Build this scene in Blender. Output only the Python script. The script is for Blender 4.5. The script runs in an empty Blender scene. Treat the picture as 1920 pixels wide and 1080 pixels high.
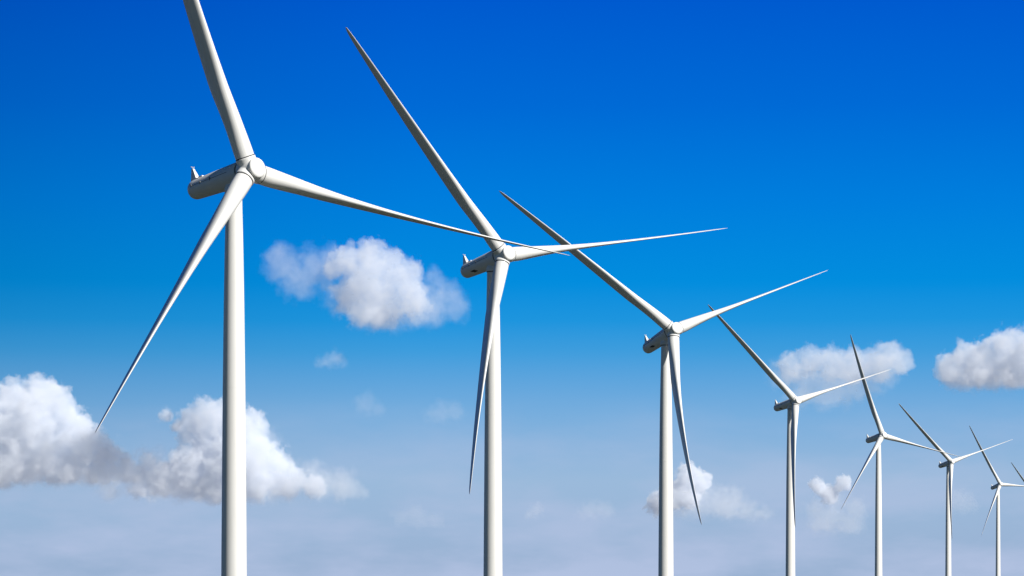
import bpy, bmesh, math, random
from mathutils import Matrix, Vector, noise as mnoise

scene = bpy.context.scene
COL = scene.collection
R = math.radians

# ------------------------------------------------------------------ camera
EYE = 1.7                                    # eye height over the ground at the camera
FOC = 9000.0 / 1920.0                        # focal length in picture widths (long lens)
HORIZON = 1750.0                             # row of the level horizon in a 1920 x 1080 frame (lens shifted upwards)
cam_d = bpy.data.cameras.new("camera")
cam = bpy.data.objects.new("camera", cam_d)
COL.objects.link(cam)
cam.location = (0, 0, EYE)
cam.rotation_euler = (R(90), 0, 0)
cam_d.sensor_width = 36.0
cam_d.lens = 36.0 * FOC
cam_d.shift_y = (HORIZON - 540.0) / 1920.0
cam_d.clip_start = 1.0
cam_d.clip_end = 120000.0
scene.camera = cam

# ------------------------------------------------------------------ light, sky, exposure
SUN_AZ = 53.0                                # degrees to the right of straight behind the camera
SUN_EL = 36.0
SKY_STRENGTH = 0.05
EXPOSURE = 0.24
to_sun = Vector((math.sin(R(SUN_AZ)) * math.cos(R(SUN_EL)), -math.cos(R(SUN_AZ)) * math.cos(R(SUN_EL)), math.sin(R(SUN_EL))))
sun_d = bpy.data.lights.new("sun", 'SUN')
sun_d.energy = 5.0
sun_d.angle = R(0.5)
sun_d.color = (1.0, 0.975, 0.935)
sun = bpy.data.objects.new("sun", sun_d)
COL.objects.link(sun)
sun.rotation_euler = to_sun.to_track_quat('Z', 'Y').to_euler()

world = bpy.data.worlds.new("World")
scene.world = world
world.use_nodes = True
wt = world.node_tree
wt.nodes.clear()


def wn(kind, **kw):
    n = wt.nodes.new(kind)
    for k, v in kw.items():
        setattr(n, k, v)
    return n


def wmath(op, a, b=None, c=None):
    n = wn('ShaderNodeMath', operation=op)
    for i, v in enumerate((a, b, c)):
        if v is None:
            continue
        if isinstance(v, (int, float)):
            n.inputs[i].default_value = v
        else:
            wt.links.new(v, n.inputs[i])
    return n.outputs[0]


sky = wn('ShaderNodeTexSky', sky_type='NISHITA')
sky.sun_disc = False
sky.sun_elevation = R(SUN_EL)
sky.sun_rotation = math.atan2(to_sun.x, to_sun.y)
sky.altitude = 300.0
sky.air_density = 1.0
sky.dust_density = 0.6
sky.ozone_density = 2.0
tc = wn('ShaderNodeTexCoord')
sep = wn('ShaderNodeSeparateXYZ')
wt.links.new(tc.outputs['Generated'], sep.inputs[0])
# colour of the air by height over the horizon: a polarised, deep blue sky that pales quickly downwards
elev = wmath('DIVIDE', sep.outputs['Z'], 0.30)
ramp = wn('ShaderNodeValToRGB')
wt.links.new(elev, ramp.inputs[0])


def lin(*rgb):
    return tuple((v / 255 / 12.92) if v <= 10 else ((v / 255 + 0.055) / 1.055) ** 2.4 for v in rgb)


SKY_STOPS = [(0.000, lin(150, 165, 190)), (0.060, lin(154, 176, 206)), (0.0765, lin(155, 179, 211)), (0.094, lin(155, 186, 219)),
             (0.1072, lin(121, 174, 221)), (0.1202, lin(63, 157, 221)), (0.1265, lin(30, 149, 222)), (0.1343, lin(2, 141, 222)),
             (0.1505, lin(0, 126, 221)), (0.1697, lin(0, 106, 214)), (0.191, lin(0, 90, 207)), (0.24, lin(0, 72, 190))]
SKY_STOPS = [(z / 0.30, c) for z, c in SKY_STOPS]
els = ramp.color_ramp.elements
for i, (p, c) in enumerate(SKY_STOPS):
    e = els[i] if i < 2 else els.new(p)
    e.position = p
    e.color = (*c, 1)
# thin layered vapour low in the sky
mapn = wn('ShaderNodeMapping')
mapn.inputs['Scale'].default_value = (26, 26, 85)
wt.links.new(tc.outputs['Generated'], mapn.inputs[0])
vap = wn('ShaderNodeTexNoise')
vap.inputs['Scale'].default_value = 1.0
vap.inputs['Detail'].default_value = 5.0
vap.inputs['Roughness'].default_value = 0.55
wt.links.new(mapn.outputs[0], vap.inputs['Vector'])
low = wn('ShaderNodeMapRange')
low.inputs['From Min'].default_value = 0.112
low.inputs['From Max'].default_value = 0.072
wt.links.new(sep.outputs['Z'], low.inputs['Value'])
vr = wn('ShaderNodeMapRange')
vr.inputs['From Min'].default_value = 0.40
vr.inputs['From Max'].default_value = 0.62
vr.inputs['To Max'].default_value = 0.90
wt.links.new(vap.outputs['Fac'], vr.inputs['Value'])
vf = wmath('MULTIPLY', low.outputs[0], vr.outputs[0])
vmix = wn('ShaderNodeMix', data_type='RGBA')
wt.links.new(vf, vmix.inputs['Factor'])
wt.links.new(ramp.outputs[0], vmix.inputs['A'])
vmix.inputs['B'].default_value = (*lin(180, 195, 226), 1)
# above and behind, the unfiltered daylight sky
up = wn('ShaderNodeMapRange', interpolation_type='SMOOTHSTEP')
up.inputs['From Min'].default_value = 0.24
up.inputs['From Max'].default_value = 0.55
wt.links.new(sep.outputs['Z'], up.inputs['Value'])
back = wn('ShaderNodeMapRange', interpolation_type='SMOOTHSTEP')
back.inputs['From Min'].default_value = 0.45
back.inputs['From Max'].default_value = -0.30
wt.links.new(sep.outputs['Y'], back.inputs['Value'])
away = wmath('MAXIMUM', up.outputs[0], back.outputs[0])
scl = wn('ShaderNodeVectorMath', operation='SCALE')
side = wn('ShaderNodeMapRange')                  # a little deeper away from the sun's side
side.inputs['From Min'].default_value = -0.107
side.inputs['From Max'].default_value = -0.02
side.inputs['To Min'].default_value = 0.80
wt.links.new(sep.outputs['X'], side.inputs['Value'])
high = wn('ShaderNodeMapRange')
high.inputs['From Min'].default_value = 0.085
high.inputs['From Max'].default_value = 0.135
wt.links.new(sep.outputs['Z'], high.inputs['Value'])
deep = wmath('MULTIPLY_ADD', wmath('SUBTRACT', side.outputs[0], 1.0), high.outputs[0], 1.0)
wt.links.new(wmath('MULTIPLY', deep, 0.5 ** EXPOSURE / SKY_STRENGTH), scl.inputs['Scale'])
wt.links.new(vmix.outputs['Result'], scl.inputs[0])
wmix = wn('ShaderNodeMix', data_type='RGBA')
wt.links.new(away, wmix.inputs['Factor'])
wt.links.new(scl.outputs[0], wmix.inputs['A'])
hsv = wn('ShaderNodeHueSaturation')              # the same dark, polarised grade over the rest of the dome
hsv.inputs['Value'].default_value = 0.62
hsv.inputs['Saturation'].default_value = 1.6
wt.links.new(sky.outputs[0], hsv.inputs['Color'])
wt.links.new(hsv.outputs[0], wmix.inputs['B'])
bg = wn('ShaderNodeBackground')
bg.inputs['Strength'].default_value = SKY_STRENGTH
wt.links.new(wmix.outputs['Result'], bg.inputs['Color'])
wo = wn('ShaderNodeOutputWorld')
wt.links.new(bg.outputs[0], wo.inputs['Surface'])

vs = scene.view_settings
scene.display_settings.display_device = 'sRGB'
vs.view_transform = 'Standard'
vs.look = 'None'
vs.exposure = EXPOSURE
vs.gamma = 1.0
cy = scene.cycles
cy.max_bounces = 14
cy.volume_bounces = 12
cy.volume_step_rate = 1.3
cy.use_adaptive_sampling = True
cy.adaptive_threshold = 0.02
cy.use_denoising = True
cy.volume_max_steps = 512


# ------------------------------------------------------------------ helpers
def at(px, py, depth):
    """the point that many metres ahead seen at a picture position (1920 x 1080)"""
    return Vector(((px - 960.0) / 9000.0 * depth, depth, (HORIZON - py) / 9000.0 * depth + EYE))


def mesh_object(name, bm, mat, parent=None, smooth=True, angle=40):
    me = bpy.data.meshes.new(name)
    bmesh.ops.recalc_face_normals(bm, faces=bm.faces)
    bm.to_mesh(me)
    bm.free()
    return link_mesh(name, me, mat, parent, smooth, angle)


def link_mesh(name, me, mat, parent=None, smooth=True, angle=40):
    if mat is not None and not me.materials:
        me.materials.append(mat)
    if smooth:
        me.polygons.foreach_set('use_smooth', [True] * len(me.polygons))
        me.set_sharp_from_angle(angle=R(angle))
    o = bpy.data.objects.new(name, me)
    COL.objects.link(o)
    if parent is not None:
        o.parent = parent
    return o


def loft(bm, rings, cap0=True, cap1=True):
    """skin a list of equally long closed rings"""
    vr_ = [[bm.verts.new(p) for p in ring] for ring in rings]
    n = len(vr_[0])
    for a, b in zip(vr_, vr_[1:]):
        for i in range(n):
            bm.faces.new((a[i], a[(i + 1) % n], b[(i + 1) % n], b[i]))
    if cap0:
        bm.faces.new(list(reversed(vr_[0])))
    if cap1:
        bm.faces.new(vr_[-1])


def lathe(bm, profile, axis='Z', n=64, cap0=True, cap1=True, M=None):
    """profile: (position along the axis, radius)"""
    rings = []
    for s, r in profile:
        ring = []
        for i in range(n):
            a = 2 * math.pi * i / n
            c, d = r * math.cos(a), r * math.sin(a)
            p = Vector((c, d, s)) if axis == 'Z' else Vector((s, c, d))
            ring.append(M @ p if M else p)
        rings.append(ring)
    loft(bm, rings, cap0, cap1)


def box(bm, x0, x1, y0, y1, z0, z1, M=None, bevel=0.0):
    r = bmesh.ops.create_cube(bm, size=1.0)
    T = Matrix.Translation(((x0 + x1) / 2, (y0 + y1) / 2, (z0 + z1) / 2)) @ Matrix.Diagonal((x1 - x0, y1 - y0, z1 - z0, 1))
    bmesh.ops.transform(bm, matrix=(M @ T) if M else T, verts=r['verts'])
    if bevel:
        es = list({e for v in r['verts'] for e in v.link_edges})
        bmesh.ops.bevel(bm, geom=es, offset=bevel, segments=2, affect='EDGES', profile=0.5)


def baked(o):
    """the mesh of an object with its modifiers applied"""
    dg = bpy.context.evaluated_depsgraph_get()
    return bpy.data.meshes.new_from_object(o.evaluated_get(dg))


# ------------------------------------------------------------------ materials
def material(name):
    m = bpy.data.materials.new(name)
    m.use_nodes = True
    return m, m.node_tree, m.node_tree.nodes['Principled BSDF']


def paint(name, col, rough=0.42, streak=(0.25, 0.25, 0.03), amount=0.10, dirt=(0.45, 0.42, 0.36)):
    m, t, b = material(name)
    co = t.nodes.new('ShaderNodeTexCoord')
    mp = t.nodes.new('ShaderNodeMapping')
    mp.inputs['Scale'].default_value = streak
    n1 = t.nodes.new('ShaderNodeTexNoise')
    n1.inputs['Scale'].default_value = 4.0
    n1.inputs['Detail'].default_value = 6.0
    n1.inputs['Roughness'].default_value = 0.6
    mr = t.nodes.new('ShaderNodeMapRange')
    mr.inputs['From Min'].default_value = 0.48
    mr.inputs['From Max'].default_value = 0.80
    mr.inputs['To Max'].default_value = amount
    mx = t.nodes.new('ShaderNodeMix')
    mx.data_type = 'RGBA'
    mx.inputs['A'].default_value = (*col, 1)
    mx.inputs['B'].default_value = (*dirt, 1)
    L = t.links.new
    L(co.outputs['Object'], mp.inputs[0])
    L(mp.outputs[0], n1.inputs['Vector'])
    L(n1.outputs['Fac'], mr.inputs['Value'])
    L(mr.outputs[0], mx.inputs['Factor'])
    L(mx.outputs['Result'], b.inputs['Base Color'])
    rr = t.nodes.new('ShaderNodeMapRange')
    rr.inputs['To Min'].default_value = rough - 0.06
    rr.inputs['To Max'].default_value = rough + 0.10
    L(n1.outputs['Fac'], rr.inputs['Value'])
    L(rr.outputs[0], b.inputs['Roughness'])
    return m


M_TOWER = paint('tower_paint', (0.82, 0.805, 0.76), 0.45, (0.6, 0.6, 0.04), 0.16)
M_BLADE = paint('blade_gelcoat', (0.80, 0.79, 0.755), 0.38, (0.8, 0.8, 0.05), 0.22)
M_NACELLE = paint('nacelle_paint', (0.78, 0.775, 0.75), 0.42, (0.15, 0.8, 0.8), 0.14)
M_HUB = paint('hub_paint', (0.80, 0.79, 0.755), 0.42, (0.5, 0.5, 0.5), 0.10)
M_DARK = paint('dark_rubber', (0.035, 0.036, 0.038), 0.7, (1, 1, 1), 0.2, (0.1, 0.1, 0.1))
M_SEAM = paint('seam_sealant', (0.16, 0.165, 0.17), 0.7, (1, 1, 1), 0.2, (0.1, 0.1, 0.1))
M_JOINT = paint('blade_joint', (0.42, 0.415, 0.40), 0.6, (1, 1, 1), 0.3, (0.2, 0.2, 0.2))
M_METAL = paint('grey_metal', (0.45, 0.45, 0.44), 0.4, (1, 1, 1), 0.2, (0.2, 0.2, 0.2))


# ------------------------------------------------------------------ ground: a hillside the turbines climb, below the picture
BASES = [(0, 0.0), (300, 0.010)]
# depth, hub height above the eye
TURBINES = [
    # hub centre (x, depth, above the eye), yaw, rotor angle, tilt, blade flap (three)
    ((-36.38, 672.68, 107.05), 44.31, -19.89, 7.14, (-1.11, 7.06, -0.67)),
    ((-1.22, 921.10, 130.32), 38.69, -39.09, 9.12, (-2.60, 3.60, 2.45)),
    ((38.42, 1133.85, 142.63), 30.65, -51.91, 14.67, (-5.30, -5.41, 7.67)),
    ((110.68, 1864.08, 206.82), 37.29, -47.69, 8.13, (-4.50, -1.91, 2.22)),
    ((186.27, 2406.27, 249.65), 35.59, -19.70, 7.49, (-0.48, 0.24, 0.13)),
    ((277.89, 3030.37, 297.81), 33.00, -48.80, 8.43, (-1.00, -1.28, 2.90)),
    ((387.67, 3806.18, 356.18), 28.97, -28.30, 10.11, (-1.94, 0.00, 2.59)),
    ((502.50, 4540.00, 404.00), 31.50, -39.00, 9.10, (-2.60, 3.60, 2.45)),
]
HUB_H = 90.0
for (p, *_r) in TURBINES:
    BASES.append((p[1], (p[2] + EYE - HUB_H) / p[1]))
BASES += [(5200, 0.0690), (6500, 0.050), (9000, 0.010), (14000, 0.0), (60000, 0.0)]


def ground_z(x, y):
    y = max(y, 0.0)
    for (a, sa), (b, sb) in zip(BASES, BASES[1:]):
        if a <= y <= b:
            t = (y - a) / (b - a)
            return y * (sa + (sb - sa) * t)
    return 0.0


gm, gt, gb = material('grass_hillside')
co = gt.nodes.new('ShaderNodeTexCoord')
n1 = gt.nodes.new('ShaderNodeTexNoise'); n1.inputs['Scale'].default_value = 0.02; n1.inputs['Detail'].default_value = 8
n2 = gt.nodes.new('ShaderNodeTexNoise'); n2.inputs['Scale'].default_value = 0.9; n2.inputs['Detail'].default_value = 6
cr = gt.nodes.new('ShaderNodeValToRGB')
cr.color_ramp.elements[0].position = 0.35
cr.color_ramp.elements[0].color = (0.012, 0.018, 0.010, 1)
cr.color_ramp.elements[1].position = 0.68
cr.color_ramp.elements[1].color = (0.030, 0.033, 0.020, 1)
ad = gt.nodes.new('ShaderNodeMath'); ad.operation = 'MULTIPLY_ADD'; ad.inputs[1].default_value = 0.5
gt.links.new(co.outputs['Object'], n1.inputs['Vector'])
gt.links.new(co.outputs['Object'], n2.inputs['Vector'])
gt.links.new(n2.outputs['Fac'], ad.inputs[0])
sb_ = gt.nodes.new('ShaderNodeMath'); sb_.operation = 'MULTIPLY_ADD'; sb_.inputs[1].default_value = 0.9; sb_.inputs[2].default_value = -0.20
gt.links.new(n1.outputs['Fac'], sb_.inputs[0])
gt.links.new(sb_.outputs[0], ad.inputs[2])
gt.links.new(ad.outputs[0], cr.inputs[0])
far_bounce = gt.nodes.new('ShaderNodeMapRange')        # unseen far ground made pale, added to brighten the cloud undersides
far_bounce.inputs['From Min'].default_value = 7000.0
far_bounce.inputs['From Max'].default_value = 11000.0
gsep = gt.nodes.new('ShaderNodeSeparateXYZ')
gt.links.new(co.outputs['Object'], gsep.inputs[0])
gt.links.new(gsep.outputs['Y'], far_bounce.inputs['Value'])
gmix = gt.nodes.new('ShaderNodeMix')
gmix.data_type = 'RGBA'
gmix.inputs['B'].default_value = (0.30, 0.31, 0.34, 1)
gt.links.new(far_bounce.outputs[0], gmix.inputs['Factor'])
gt.links.new(cr.outputs[0], gmix.inputs['A'])
gt.links.new(gmix.outputs['Result'], gb.inputs['Base Color'])
gb.inputs['Roughness'].default_value = 0.95
bm = bmesh.new()
xs = [-40000, -15000, -7000] + list(range(-4000, 4001, 250)) + [7000, 15000, 40000]
ys = [-40000, -15000, -5000, -2000, -800, -300, -100] + list(range(0, 7001, 125)) + [8000, 9000, 11000, 14000, 25000, 60000]
ys = sorted(set(ys) | {b[0] for b in BASES})
grid = [[bm.verts.new((x, y, ground_z(x, y))) for x in xs] for y in ys]
for a, b in zip(grid, grid[1:]):
    for i in range(len(xs) - 1):
        bm.faces.new((a[i], a[i + 1], b[i + 1], b[i]))
g = mesh_object('ground', bm, gm, angle=180)
g['kind'] = 'structure'

# ------------------------------------------------------------------ wind turbine
ROTOR_R = 53.0
OVERHANG = 3.951                  # rotor centre in front of the tower axis
TIP_FWD = 2.652
FEATHER_TIP = 77.0                # chord angle from the rotor plane at the tip, degrees
FEATHER_ROOT = 98.0

CHORD = [(1.95, 2.72), (3.5, 2.72), (6.0, 2.95), (9.0, 3.35), (12.0, 3.5), (16.0, 3.25), (22.0, 2.85), (30.0, 2.32), (38.0, 1.84),
         (44.0, 1.40), (48.5, 1.08), (51.2, 0.80), (52.4, 0.52), (53.0, 0.12)]
THICK = [(1.95, 1.0), (3.5, 0.99), (6.0, 0.80), (9.0, 0.58), (12.0, 0.45), (16.0, 0.36), (22.0, 0.28), (30.0, 0.21), (44.0, 0.16), (53.0, 0.15)]


def interp(tab, x):
    if x <= tab[0][0]:
        return tab[0][1]
    for (a, va), (b, vb) in zip(tab, tab[1:]):
        if x <= b:
            t = (x - a) / (b - a)
            return va + (vb - va) * t
    return tab[-1][1]


def smoothed(tab, x, w=1.2):
    return sum(interp(tab, x + d * w) * k for d, k in ((-1, .25), (0, .5), (1, .25)))


def blade_mesh(flap):
    """x towards the wind (rotor axis), y along the rotation, z along the span"""
    bm = bmesh.new()
    seam = (0.66, 2 * math.pi - 0.66)
    angles = sorted([2 * math.pi * i / 48 for i in range(48)] + [a + d for a in seam for d in (-0.011, 0.011)])
    rings = []
    spans = [1.95 + (53.0 - 1.95) * (i / 64.0) for i in range(63)] + [51.0, 51.7, 52.3, 52.7, 52.9, 53.0]
    for r in sorted(set(spans)):
        c = smoothed(CHORD, r, 1.0 if 4 < r < 50 else 0.0)
        th = smoothed(THICK, r, 1.0 if 4 < r < 50 else 0.0)
        q = min(max((r - 3.0) / 10.0, 0.0), 1.0)
        q = q * q * (3 - 2 * q)                               # 0 round root, 1 full aerofoil
        tw = ((r - 1.95) / 51.05)
        beta = R(FEATHER_ROOT + (FEATHER_TIP - FEATHER_ROOT) * (1 - (1 - tw) ** 2.2))
        Lx, Ly = math.sin(beta), math.cos(beta)               # towards the leading edge
        Nx, Ny = -Ly, Lx
        fwd = (TIP_FWD + flap + 0.6) * tw ** 1.6 - 0.6
        ax = 0.5 + (0.32 - 0.5) * q                           # pitch axis along the chord
        ring = []
        for a in angles:
            s = (1 - math.cos(a)) / 2
            side = 1 if math.sin(a) >= 0 else -1
            circ = math.sqrt(max(s * (1 - s), 0))
            naca = 5 * (0.2969 * math.sqrt(s) - 0.126 * s - 0.3516 * s * s + 0.2843 * s ** 3 - 0.1036 * s ** 4)
            h = (circ * (1 - q) * (th if q else 1) + naca * q * th) * c
            camber = 0.035 * q * c * 4 * s * (1 - s)
            d = (ax - s) * c
            e = side * h - camber
            ring.append((Lx * d + Nx * e + fwd, Ly * d + Ny * e, r))
        rings.append(ring)
    loft(bm, rings)
    n = len(angles)
    bm.faces.ensure_lookup_table()
    for j in range(len(rings) - 1):                           # the joint between the two blade shells
        if rings[j][0][2] > 26.0:
            break
        for i in range(n):
            mid = (angles[i] + angles[(i + 1) % n]) / 2
            if any(abs(mid - a) < 0.002 for a in seam):
                bm.faces[j * n + i].material_index = 1
    return bm


def hub_mesh():
    """the cast shell of the rotor hub with three blade sockets, x towards the wind"""
    bm = bmesh.new()
    lathe(bm, [(-1.86, 1.30), (-1.80, 1.62), (-1.35, 1.70), (-0.7, 1.72), (0.0, 1.60), (0.55, 1.42), (0.95, 1.30)], 'X')
    for k in range(3):
        M = Matrix.Rotation(-k * 2 * math.pi / 3, 4, 'X') @ Matrix.Translation((-0.6, 0, 0))
        lathe(bm, [(0.1, 1.30), (0.9, 1.40), (1.55, 1.45), (1.78, 1.46), (1.85, 1.44)], 'Z', M=M)
    bmesh.ops.recalc_face_normals(bm, faces=bm.faces)
    me = bpy.data.meshes.new('hub')
    bm.to_mesh(me)
    bm.free()
    o = bpy.data.objects.new('hub', me)
    COL.objects.link(o)
    m = o.modifiers.new('a', 'REMESH')
    m.mode = 'VOXEL'
    m.voxel_size = 0.075
    s = o.modifiers.new('b', 'SMOOTH')
    s.factor = 0.5
    s.iterations = 5
    out = baked(o)
    bpy.data.objects.remove(o)
    out.materials.clear()
    return out


HUB = hub_mesh()

bm = bmesh.new()
prof = [(0.80, 1.36), (0.90, 1.43), (1.05, 1.44)]
for i in range(1, 9):
    a = i / 8 * math.pi / 2
    prof.append((1.05 + 0.36 * math.sin(a), max(1.44 * math.cos(a) ** 0.55, 0.02)))
lathe(bm, prof, 'X')
CAP_BM = bm
CAP = bpy.data.meshes.new('nose_cap'); bmesh.ops.recalc_face_normals(bm, faces=bm.faces); bm.to_mesh(CAP); bm.free()

bm = bmesh.new()
lathe(bm, [(1.72, 1.30), (1.72, 1.385), (1.97, 1.385), (1.97, 1.30)], 'Z', M=Matrix.Translation((-0.6, 0, 0)))
GAP = bpy.data.meshes.new('blade_bearing'); bmesh.ops.recalc_face_normals(bm, faces=bm.faces); bm.to_mesh(GAP); bm.free()

# nacelle shell: rounded tail at x = -12.9, front face behind the hub
bm = bmesh.new()
prof = []
for i in range(0, 10):
    a = i / 9 * math.pi / 2
    prof.append((-12.95 + 0.62 * (1 - math.sin(a)), 0.02 if i == 0 else 0.80 + 0.62 * (1 - (1 - math.sin(math.pi / 2 - a)) ) ))
prof = [(-13.0, 0.02), (-12.99, 0.5), (-12.95, 0.80), (-12.86, 1.02), (-12.70, 1.19), (-12.48, 1.31), (-12.2, 1.38), (-11.6, 1.42),
        (-9.0, 1.52), (-6.0, 1.63), (-4.0, 1.69), (-2.4, 1.72), (-2.10, 1.72), (-2.02, 1.68), (-2.0, 1.4)]
lathe(bm, prof, 'X', 72)
NAC = bpy.data.meshes.new('nacelle'); bmesh.ops.recalc_face_normals(bm, faces=bm.faces); bm.to_mesh(NAC); bm.free()
bm = bmesh.new()
lathe(bm, [(-2.06, 1.3), (-2.06, 1.60), (-1.80, 1.60), (-1.80, 1.3)], 'X')
RING = bpy.data.meshes.new('rotor_seal'); bmesh.ops.recalc_face_normals(bm, faces=bm.faces); bm.to_mesh(RING); bm.free()


def shell_r(x):
    tab = [(-13.0, 0.02), (-12.2, 1.38), (-11.6, 1.42), (-9.0, 1.52), (-6.0, 1.63), (-4.0, 1.69), (-2.4, 1.72)]
    return interp(tab, x)


def seam_mesh(y_side):
    """joint between the upper and lower shells, with its lifting lugs"""
    bm = bmesh.new()
    ang = R(10)
    for x0, x1 in ((-11.6, -9.7), (-9.5, -7.5), (-7.3, -3.6)):
        k = 6
        rings = []
        for i in range(k + 1):
            x = x0 + (x1 - x0) * i / k
            r = shell_r(x)
            ring = []
            for dr, da in ((-0.02, -0.018), (0.018, -0.018), (0.018, 0.018), (-0.02, 0.018)):
                a = ang + da
                ring.append((x, y_side * (r + dr) * math.cos(a), (r + dr) * math.sin(a)))
            rings.append(ring)
        loft(bm, rings)
    return bm


def lug_mesh(x, y_side):
    bm = bmesh.new()
    ang = R(10)
    r = shell_r(x)
    M = Matrix.Translation((x, y_side * r * math.cos(ang), r * math.sin(ang))) @ Matrix.Rotation(-y_side * ang if y_side > 0 else ang, 4, 'X')
    box(bm, -0.09, 0.09, -0.06, 0.06, -0.24, 0.24, M, 0.03)
    return bm


def mast_mesh():
    """tapering hollow wind-sensor pylon: two side plates on a raked back"""
    bm = bmesh.new()
    zb = 1.12
    pts = lambda s: [(-12.72, s * 0.46, zb - 0.2), (-11.42, s * 0.46, zb + 0.08), (-12.38, s * 0.16, zb + 2.02), (-12.66, s * 0.16, zb + 2.05)]
    t = 0.05
    for s in (-1, 1):
        a = [bm.verts.new(p) for p in pts(s)]
        b = [bm.verts.new((p[0], p[1] - s * t, p[2])) for p in pts(s)]
        bm.faces.new(a); bm.faces.new(list(reversed(b)))
        for i in range(4):
            bm.faces.new((a[i], a[(i + 1) % 4], b[(i + 1) % 4], b[i]))
    # plate between them, facing the wind
    f = [(-11.54, 0.40, zb + 0.20), (-11.54, -0.40, zb + 0.20), (-12.39, -0.11, zb + 2.0), (-12.39, 0.11, zb + 2.0)]
    a = [bm.verts.new(p) for p in f]
    b = [bm.verts.new((p[0] - 0.06, p[1], p[2] - 0.02)) for p in f]
    bm.faces.new(a); bm.faces.new(list(reversed(b)))
    for i in range(4):
        bm.faces.new((a[i], a[(i + 1) % 4], b[(i + 1) % 4], b[i]))
    return bm


def sensor_mesh():
    bm = bmesh.new()
    zt = 1.12 + 2.05
    lathe(bm, [(zt - 0.05, 0.035), (zt + 0.16, 0.035)], 'Z', 10, M=Matrix.Translation((-12.53, 0, 0)))
    box(bm, -12.56, -12.50, -0.31, 0.31, zt + 0.14, zt + 0.21)
    for s in (-1, 1):
        lathe(bm, [(zt + 0.18, 0.05), (zt + 0.28, 0.05), (zt + 0.31, 0.02)], 'Z', 10, M=Matrix.Translation((-12.53, s * 0.28, 0)))
    return bm


def hatch_mesh():
    bm = bmesh.new()
    box(bm, -11.10, -10.2, -0.42, 0.42, 1.34, 1.62, None, 0.05)
    return bm


def foot_mesh():
    bm = bmesh.new()
    box(bm, -11.62, -11.12, -0.5, 0.5, 1.22, 1.48, None, 0.03)
    return bm


def vent_mesh(y_side):
    """slotted air intake low on the flank"""
    bm = bmesh.new()
    for k in range(3):
        ang = R(-38 - 7 * k)
        x = -9.2 + 0.9 * 0.4 * k
        r = shell_r(-8.8)
        M = Matrix.Translation((x + 0.3, y_side * (r - 0.01) * math.cos(ang), (r - 0.01) * math.sin(ang))) @ Matrix.Rotation(y_side * ang, 4, 'X')
        box(bm, -0.65, 0.65, -0.05, 0.05, -0.085, 0.085, M, 0.02)
    return bm


TOWER = [(0.0, 1.15), (2.0, 1.17), (8.0, 1.31), (16.0, 1.45), (28.0, 1.60), (45.0, 1.74), (60.0, 1.84), (75.0, 1.96), (95.0, 2.12)]


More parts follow.
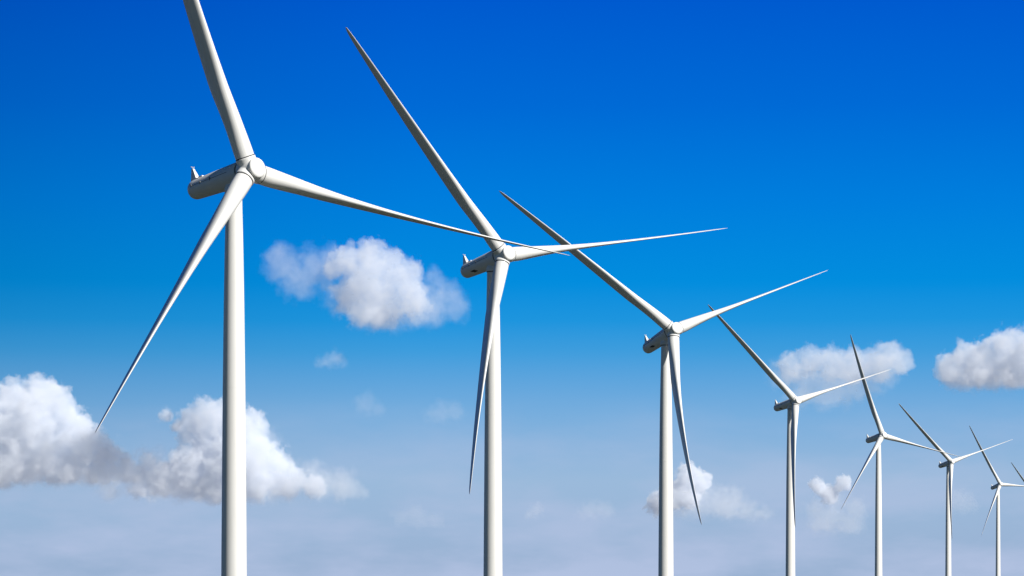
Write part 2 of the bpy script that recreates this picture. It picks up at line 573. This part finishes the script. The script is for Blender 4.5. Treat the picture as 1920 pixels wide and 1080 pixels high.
def rot_turbine(i, hub, yaw, th, tilt, flaps, label, vent):
    ps, ta = R(yaw), R(tilt)
    O = Vector((hub[0], hub[1], hub[2] + EYE))
    fr = Vector((math.sin(ps) * math.cos(ta), -math.cos(ps) * math.cos(ta), math.sin(ta)))
    u = Vector((math.cos(ps), math.sin(ps), 0))
    v = fr.cross(u)
    top = O - fr * OVERHANG
    base = Vector((top.x, top.y, ground_z(top.x, top.y)))
    root = bpy.data.objects.new('wind_turbine', None)
    root.empty_display_size = 5
    COL.objects.link(root)
    root.location = base
    root['label'] = label
    root['category'] = 'wind turbine'
    root['group'] = 'white wind turbines in a row climbing the hill'
    F = Matrix((fr, u, v)).transposed().to_4x4()
    F.translation = O - base                      # x wind, y sideways, z up; origin at the rotor centre
    h = (top - base).z
    drop = 1.62                                  # nacelle axis to tower top collar
    # tower in bolted cans, with a slim flange at each joint
    zt = h - drop - 0.75
    bm = bmesh.new()
    prof = [(-1.5, interp(TOWER, zt + 1.5) + 0.0)]
    zz = sorted({0.0, zt} | {zt - d for d, _r in TOWER if 0 < zt - d < zt})
    for z in zz:
        prof.append((z, interp(TOWER, zt - z)))
    fine = []
    for (a, ra), (b, rb) in zip(prof, prof[1:]):
        fine.append((a, ra))
    fine.append(prof[-1])
    lathe(bm, fine, 'Z', 96)
    mesh_object('tower', bm, M_TOWER, root, angle=30)
    for d in (27.5, 55.0):
        bm = bmesh.new()
        r_ = interp(TOWER, d)
        lathe(bm, [(zt - d - 0.035, r_ - 0.02), (zt - d - 0.03, r_ + 0.008), (zt - d + 0.03, r_ + 0.008), (zt - d + 0.035, r_ - 0.02)], 'Z', 96)
        mesh_object('flange_joint', bm, M_TOWER, root)
    # yaw collar between tower and nacelle
    bm = bmesh.new()
    lathe(bm, [(zt + 0.06, 1.26), (zt + 0.10, 1.34), (zt + 0.62, 1.36), (zt + 0.80, 1.22), (zt + 1.5, 1.15)], 'Z', 64)
    yaw_ring = mesh_object('yaw_collar', bm, M_NACELLE, root)
    bm = bmesh.new()
    lathe(bm, [(zt - 0.10, 1.10), (zt - 0.08, 1.23), (zt + 0.08, 1.23), (zt + 0.09, 1.10)], 'Z', 64)
    o = mesh_object('rubber_seal', bm, M_DARK, yaw_ring)
    # nacelle
    nac = link_mesh('nacelle', NAC, M_NACELLE, root, angle=35)
    nac.matrix_local = F
    link_mesh('rotor_seal', RING, M_DARK, nac)
    mesh_object('shell_seam', seam_mesh(-1), M_SEAM, nac)
    for x in (-11.65, -9.6, -7.4):
        mesh_object('lifting_lug', lug_mesh(x, -1), M_SEAM, nac)
    mast = mesh_object('sensor_mast', mast_mesh(), M_NACELLE, nac, smooth=False)
    mesh_object('mast_foot', foot_mesh(), M_DARK, nac)
    mesh_object('roof_hatch', hatch_mesh(), M_NACELLE, nac)
    mesh_object('wind_sensor', sensor_mesh(), M_METAL, nac)
    if vent:
        mesh_object('air_vent', vent_mesh(-1), M_DARK, nac)
    # rotor
    hb = link_mesh('hub', HUB, M_HUB, root, angle=50)
    hb.matrix_local = F @ Matrix.Rotation(-R(th), 4, 'X')
    link_mesh('nose_cap', CAP, M_HUB, hb, angle=60)
    for k in range(3):
        G = link_mesh('blade_bearing', GAP, M_DARK, hb)
        G.matrix_local = Matrix.Rotation(-k * 2 * math.pi / 3, 4, 'X')
        b = mesh_object('rotor_blade', blade_mesh(flaps[k]), M_BLADE, root, angle=60)
        b.data.materials.append(M_JOINT)
        b.matrix_local = F @ Matrix.Rotation(-R(th) - k * 2 * math.pi / 3, 4, 'X')
    return root


LABELS = [
    'nearest white wind turbine, its upper blade cut off by the top of the frame',
    'white wind turbine second in the row, lower blade hanging across its own tower',
    'third white wind turbine, lower blade swung to the right of its tower',
    'fourth white wind turbine, lower blade along its tower, right blade over a cloud',
    'fifth white wind turbine, one blade slanting down left, upper blade across a cloud',
    'small sixth wind turbine, lower blade along its tower, crossed by a neighbouring blade tip',
    'small far wind turbine whose right blade is cut off by the frame edge',
    'farthest wind turbine, only one dark blade showing at the frame edge',
]
for i, (t, lab) in enumerate(zip(TURBINES, LABELS)):
    rot_turbine(i, *t, lab, vent=i in (1, 2, 3, 5))


# ------------------------------------------------------------------ clouds: real volumes of droplets far behind the turbines
CLOUD_D = 22000.0
PX = CLOUD_D / 9000.0


def cloud_material():
    m = bpy.data.materials.new('cloud_droplets')
    m.use_nodes = True
    t = m.node_tree
    t.nodes.clear()
    v = t.nodes.new('ShaderNodeVolumePrincipled')
    v.inputs['Color'].default_value = (0.950, 0.970, 1.0, 1)
    v.inputs['Density'].default_value = 1.0
    v.inputs['Anisotropy'].default_value = -0.25
    o = t.nodes.new('ShaderNodeOutputMaterial')
    t.links.new(v.outputs[0], o.inputs['Volume'])
    return m


M_CLOUD = cloud_material()


def cloud(name, dense, thin, base, d_dense=0.030, d_thin=0.006, seed=0, res=1.3, amp=1.0, feat=42.0, grow=1.16, towards_sun=0.0):
    """dense, thin: (column, row, radius, [metres of extra depth in rows]) of the billows; base: row of the flat underside"""
    rnd = random.Random(seed)
    blobs = [[(b[0], b[1], b[2] * grow, (b[3] if len(b) > 3 else rnd.uniform(-0.5, 0.5) * b[2])) for b in grp] for grp in (dense, thin)]
    allb = blobs[0] + blobs[1]
    pad = 1.35
    x0 = min(b[0] - b[2] * pad for b in allb); x1 = max(b[0] + b[2] * pad for b in allb)
    y0 = min(b[1] - b[2] * pad for b in allb); y1 = min(max(b[1] + b[2] * pad for b in allb), base + 14)
    d0 = min(b[3] - b[2] * pad for b in allb); d1 = max(b[3] + b[2] * pad for b in allb)
    cx, cyy = (x0 + x1) / 2, (y0 + y1) / 2
    org = at(cx, cyy, CLOUD_D)
    lo = Vector(((x0 - cx) * PX, d0 * PX, (cyy - y1) * PX))
    hi = Vector(((x1 - cx) * PX, d1 * PX, (cyy - y0) * PX))
    ng = bpy.data.node_groups.new(name + '_density', 'GeometryNodeTree')
    ng.interface.new_socket('Geometry', in_out='OUTPUT', socket_type='NodeSocketGeometry')
    N, L = ng.nodes, ng.links.new

    def mth(op, a, b=None, c=None):
        n = N.new('ShaderNodeMath')
        n.operation = op
        for i, v in enumerate((a, b, c)):
            if v is None:
                continue
            if isinstance(v, (int, float)):
                n.inputs[i].default_value = v
            else:
                L(v, n.inputs[i])
        return n.outputs[0]

    def vmth(op, a, b):
        n = N.new('ShaderNodeVectorMath')
        n.operation = op
        for i, v in enumerate((a, b)):
            if isinstance(v, (tuple, Vector)):
                n.inputs[i].default_value = v
            else:
                L(v, n.inputs[i])
        return n

    pos = N.new('GeometryNodeInputPosition').outputs[0]
    # slow swirl of the whole shape
    wn_ = N.new('ShaderNodeTexNoise')
    wn_.inputs['Scale'].default_value = 1.0 / (feat * 1.6 * PX)
    wn_.inputs['Detail'].default_value = 2.0
    off = vmth('ADD', pos, (seed * 371.0, seed * 173.0, 0.0)).outputs[0]
    L(off, wn_.inputs['Vector'])
    w1 = vmth('SUBTRACT', wn_.outputs['Color'], (0.5, 0.5, 0.5)).outputs[0]
    w2 = vmth('MULTIPLY', w1, (feat * 0.9 * PX,) * 3).outputs[0]
    wp = vmth('ADD', pos, w2).outputs[0]
    # cauliflower billows and fine curl
    vo = N.new('ShaderNodeTexVoronoi')
    vo.feature = 'F1'
    vo.inputs['Scale'].default_value = 1.0 / (feat * 0.62 * PX)
    vo.inputs['Detail'].default_value = 4.0
    vo.inputs['Roughness'].default_value = 0.55
    vo.inputs['Lacunarity'].default_value = 2.2
    vo.normalize = True
    wo_ = vmth('ADD', wp, (seed * 91.0, seed * 57.0, 33.0)).outputs[0]
    L(wo_, vo.inputs['Vector'])
    fb = N.new('ShaderNodeTexNoise')
    fb.inputs['Scale'].default_value = 1.0 / (feat * 0.8 * PX)
    fb.inputs['Detail'].default_value = 6.0
    fb.inputs['Roughness'].default_value = 0.67
    L(off, fb.inputs['Vector'])
    n_ = mth('ADD', mth('MULTIPLY', mth('SUBTRACT', 0.42, vo.outputs['Distance']), 1.1 * amp),
             mth('MULTIPLY', mth('SUBTRACT', fb.outputs['Fac'], 0.5), 2.0 * amp))
    total = None
    for grp, dens, soft in ((blobs[0], d_dense, 0.13), (blobs[1], d_thin, 0.75)):
        S = None
        for (bx, by, br, bd) in grp:
            c = Vector(((bx - cx) * PX, bd * PX, (cyy - by) * PX))
            d = vmth('DISTANCE', wp, c).outputs['Value']
            v = mth('MULTIPLY_ADD', d, -1.0 / (br * PX), 1.0)
            S = v if S is None else mth('SMOOTH_MAX', S, v, 0.25)
        if S is None:
            continue
        f = N.new('ShaderNodeMapRange')
        f.interpolation_type = 'SMOOTHSTEP'
        f.inputs['From Min'].default_value = 0.0
        f.inputs['From Max'].default_value = soft
        L(mth('ADD', S, n_), f.inputs['Value'])
        q = mth('MULTIPLY', f.outputs[0], dens)
        total = q if total is None else mth('ADD', total, q)
    # flat, fraying underside at the condensation level
    sp = N.new('ShaderNodeSeparateXYZ')
    L(pos, sp.inputs[0])
    fl = N.new('ShaderNodeMapRange')
    fl.interpolation_type = 'SMOOTHSTEP'
    zb = (cyy - base) * PX
    fl.inputs['From Min'].default_value = zb - 6 * PX
    fl.inputs['From Max'].default_value = zb + 16 * PX
    L(mth('MULTIPLY_ADD', mth('SUBTRACT', fb.outputs['Fac'], 0.5), 60 * PX, sp.outputs['Z']), fl.inputs['Value'])
    total = mth('MULTIPLY', total, fl.outputs[0])
    vc = N.new('GeometryNodeVolumeCube')
    L(total, vc.inputs['Density'])
    vc.inputs['Min'].default_value = lo
    vc.inputs['Max'].default_value = hi
    for ax, k in (('X', 0), ('Y', 1), ('Z', 2)):
        vc.inputs['Resolution ' + ax].default_value = max(16, int((hi[k] - lo[k]) / (res * PX * (1.6 if k == 1 else 1.0))))
    sm = N.new('GeometryNodeSetMaterial')
    sm.inputs['Material'].default_value = M_CLOUD
    go = N.new('NodeGroupOutput')
    L(vc.outputs[0], sm.inputs[0])
    L(sm.outputs[0], go.inputs[0])
    vd = bpy.data.volumes.new(name)
    vd.materials.append(M_CLOUD)
    o = bpy.data.objects.new(name, vd)
    COL.objects.link(o)
    o.location = org + to_sun * towards_sun
    md = o.modifiers.new('density', 'NODES')
    md.node_group = ng
    o['kind'] = 'stuff'
    return o


CLOUDS = [
    # middle of the picture, between the first and the second turbine
    dict(dense=[(690, 515, 40), (696, 476, 26), (706, 462, 12), (648, 492, 26), (748, 525, 36), (738, 482, 18), (700, 560, 48), (668, 550, 36), (770, 562, 32), (690, 590, 30), (728, 488, 22), (625, 505, 18)],
         thin=[(522, 474, 24), (530, 500, 36), (560, 520, 40), (600, 505, 44), (640, 490, 30), (815, 520, 22), (838, 545, 26), (852, 575, 30), (800, 578, 50), (635, 562, 30), (720, 592, 54), (780, 605, 40)],
         base=614, seed=1, d_dense=0.0085, d_thin=0.0028, feat=30.0, grow=1.10),
    # far left
    dict(dense=[(72, 745, 34), (25, 765, 40), (112, 765, 30), (60, 795, 46), (132, 800, 32), (20, 840, 50), (90, 845, 46), (150, 842, 36), (188, 860, 32), (225, 878, 24), (255, 890, 16), (278, 897, 9), (120, 880, 34), (180, 888, 24), (-40, 800, 60), (-50, 860, 60)],
         thin=[(205, 868, 36), (250, 888, 22), (60, 885, 50), (140, 888, 40), (172, 828, 26), (10, 890, 50)],
         base=910, seed=2, d_dense=0.014, d_thin=0.0045, feat=34.0),
    # behind the nearest tower
    dict(dense=[(398, 785, 30), (360, 802, 28), (432, 800, 38), (470, 800, 26), (402, 848, 40), (360, 862, 30), (452, 855, 46), (500, 878, 36), (400, 898, 36), (548, 900, 24), (340, 895, 28), (475, 905, 30), (300, 898, 28), (278, 866, 14), (262, 912, 18), (590, 912, 18)],
         thin=[(290, 880, 36), (262, 850, 14), (250, 905, 30), (310, 905, 44), (360, 905, 50), (590, 905, 34), (640, 912, 30), (520, 908, 46), (205, 920, 26), (490, 830, 30), (430, 915, 50), (670, 922, 18)],
         base=940, seed=3, d_dense=0.014, d_thin=0.0045, feat=34.0),
    dict(dense=[(307, 777, 8), (318, 781, 8)], thin=[(312, 779, 15)], base=794, seed=4, d_dense=0.012, d_thin=0.008, feat=16.0),
    # right, behind the fourth and fifth turbines
    dict(dense=[(1486, 688, 22), (1522, 680, 24), (1560, 680, 26), (1600, 684, 28), (1640, 682, 26), (1668, 666, 22), (1690, 680, 20)],
         thin=[(1468, 702, 28), (1515, 712, 40), (1570, 715, 44), (1620, 705, 38), (1660, 692, 34), (1500, 742, 26), (1545, 745, 28), (1600, 730, 24)],
         base=770, seed=5, d_dense=0.008, d_thin=0.0038, feat=28.0),
    # right edge
    dict(dense=[(1788, 692, 26), (1820, 682, 32), (1852, 684, 34), (1890, 666, 36), (1930, 668, 40), (1972, 684, 36), (1840, 706, 32), (1800, 706, 26), (1890, 704, 36), (1960, 700, 36)],
         thin=[(1900, 712, 40), (1900, 735, 30), (1800, 708, 28), (1850, 716, 40)],
         base=728, seed=6, d_dense=0.014, d_thin=0.0035, feat=30.0),
    # behind the third tower
    dict(dense=[(1288, 886, 16), (1300, 905, 22), (1324, 892, 9), (1268, 930, 22), (1236, 944, 18), (1326, 906, 7), (1290, 930, 20)],
         thin=[(1300, 935, 40), (1345, 945, 32), (1370, 948, 34), (1402, 965, 26), (1250, 952, 30), (1432, 968, 18), (1240, 940, 22)],
         base=976, seed=7, d_dense=0.026, d_thin=0.004, feat=20.0),
    # between the fourth and fifth towers
    dict(dense=[(1532, 912, 12), (1556, 926, 14), (1582, 905, 12), (1572, 914, 8), (1545, 922, 9)],
         thin=[(1530, 958, 22), (1562, 966, 26), (1602, 956, 24), (1545, 985, 30), (1592, 985, 28), (1560, 935, 22)],
         base=1002, seed=8, d_dense=0.028, d_thin=0.0035, feat=16.0),
    # faint scraps
    dict(dense=[], thin=[(608, 680, 16), (628, 678, 18), (640, 682, 11)], base=690, seed=9, d_thin=0.004, feat=18.0),
    dict(dense=[], thin=[(686, 758, 22), (708, 768, 16)], base=784, seed=10, d_thin=0.0016, feat=18.0),
    dict(dense=[], thin=[(832, 774, 24), (852, 770, 20), (812, 776, 18)], base=794, seed=11, d_thin=0.0016, feat=18.0),
    dict(dense=[], thin=[(1004, 959, 15), (992, 966, 12)], base=974, seed=12, d_thin=0.0035, feat=14.0),
    dict(dense=[], thin=[(1108, 960, 22), (1132, 956, 22), (1090, 966, 12)], base=974, seed=13, d_thin=0.0020, feat=16.0),
    dict(dense=[], thin=[(780, 975, 32), (815, 980, 24), (750, 970, 20)], base=996, seed=14, d_thin=0.0010, feat=22.0),
    dict(dense=[], thin=[(1800, 942, 26), (1820, 950, 18)], base=964, seed=15, d_thin=0.0018, feat=18.0),
    # unseen cloud added above the picture to shade the far left cloud's trailing foot
    dict(dense=[(205, 866, 40), (255, 888, 24), (160, 884, 32), (95, 896, 22), (35, 900, 20)], thin=[(180, 850, 46)],
         base=925, seed=16, d_dense=0.0075, d_thin=0.004, res=3.0, towards_sun=6000.0),
]
for c in CLOUDS:
    cloud('cloud', **c)
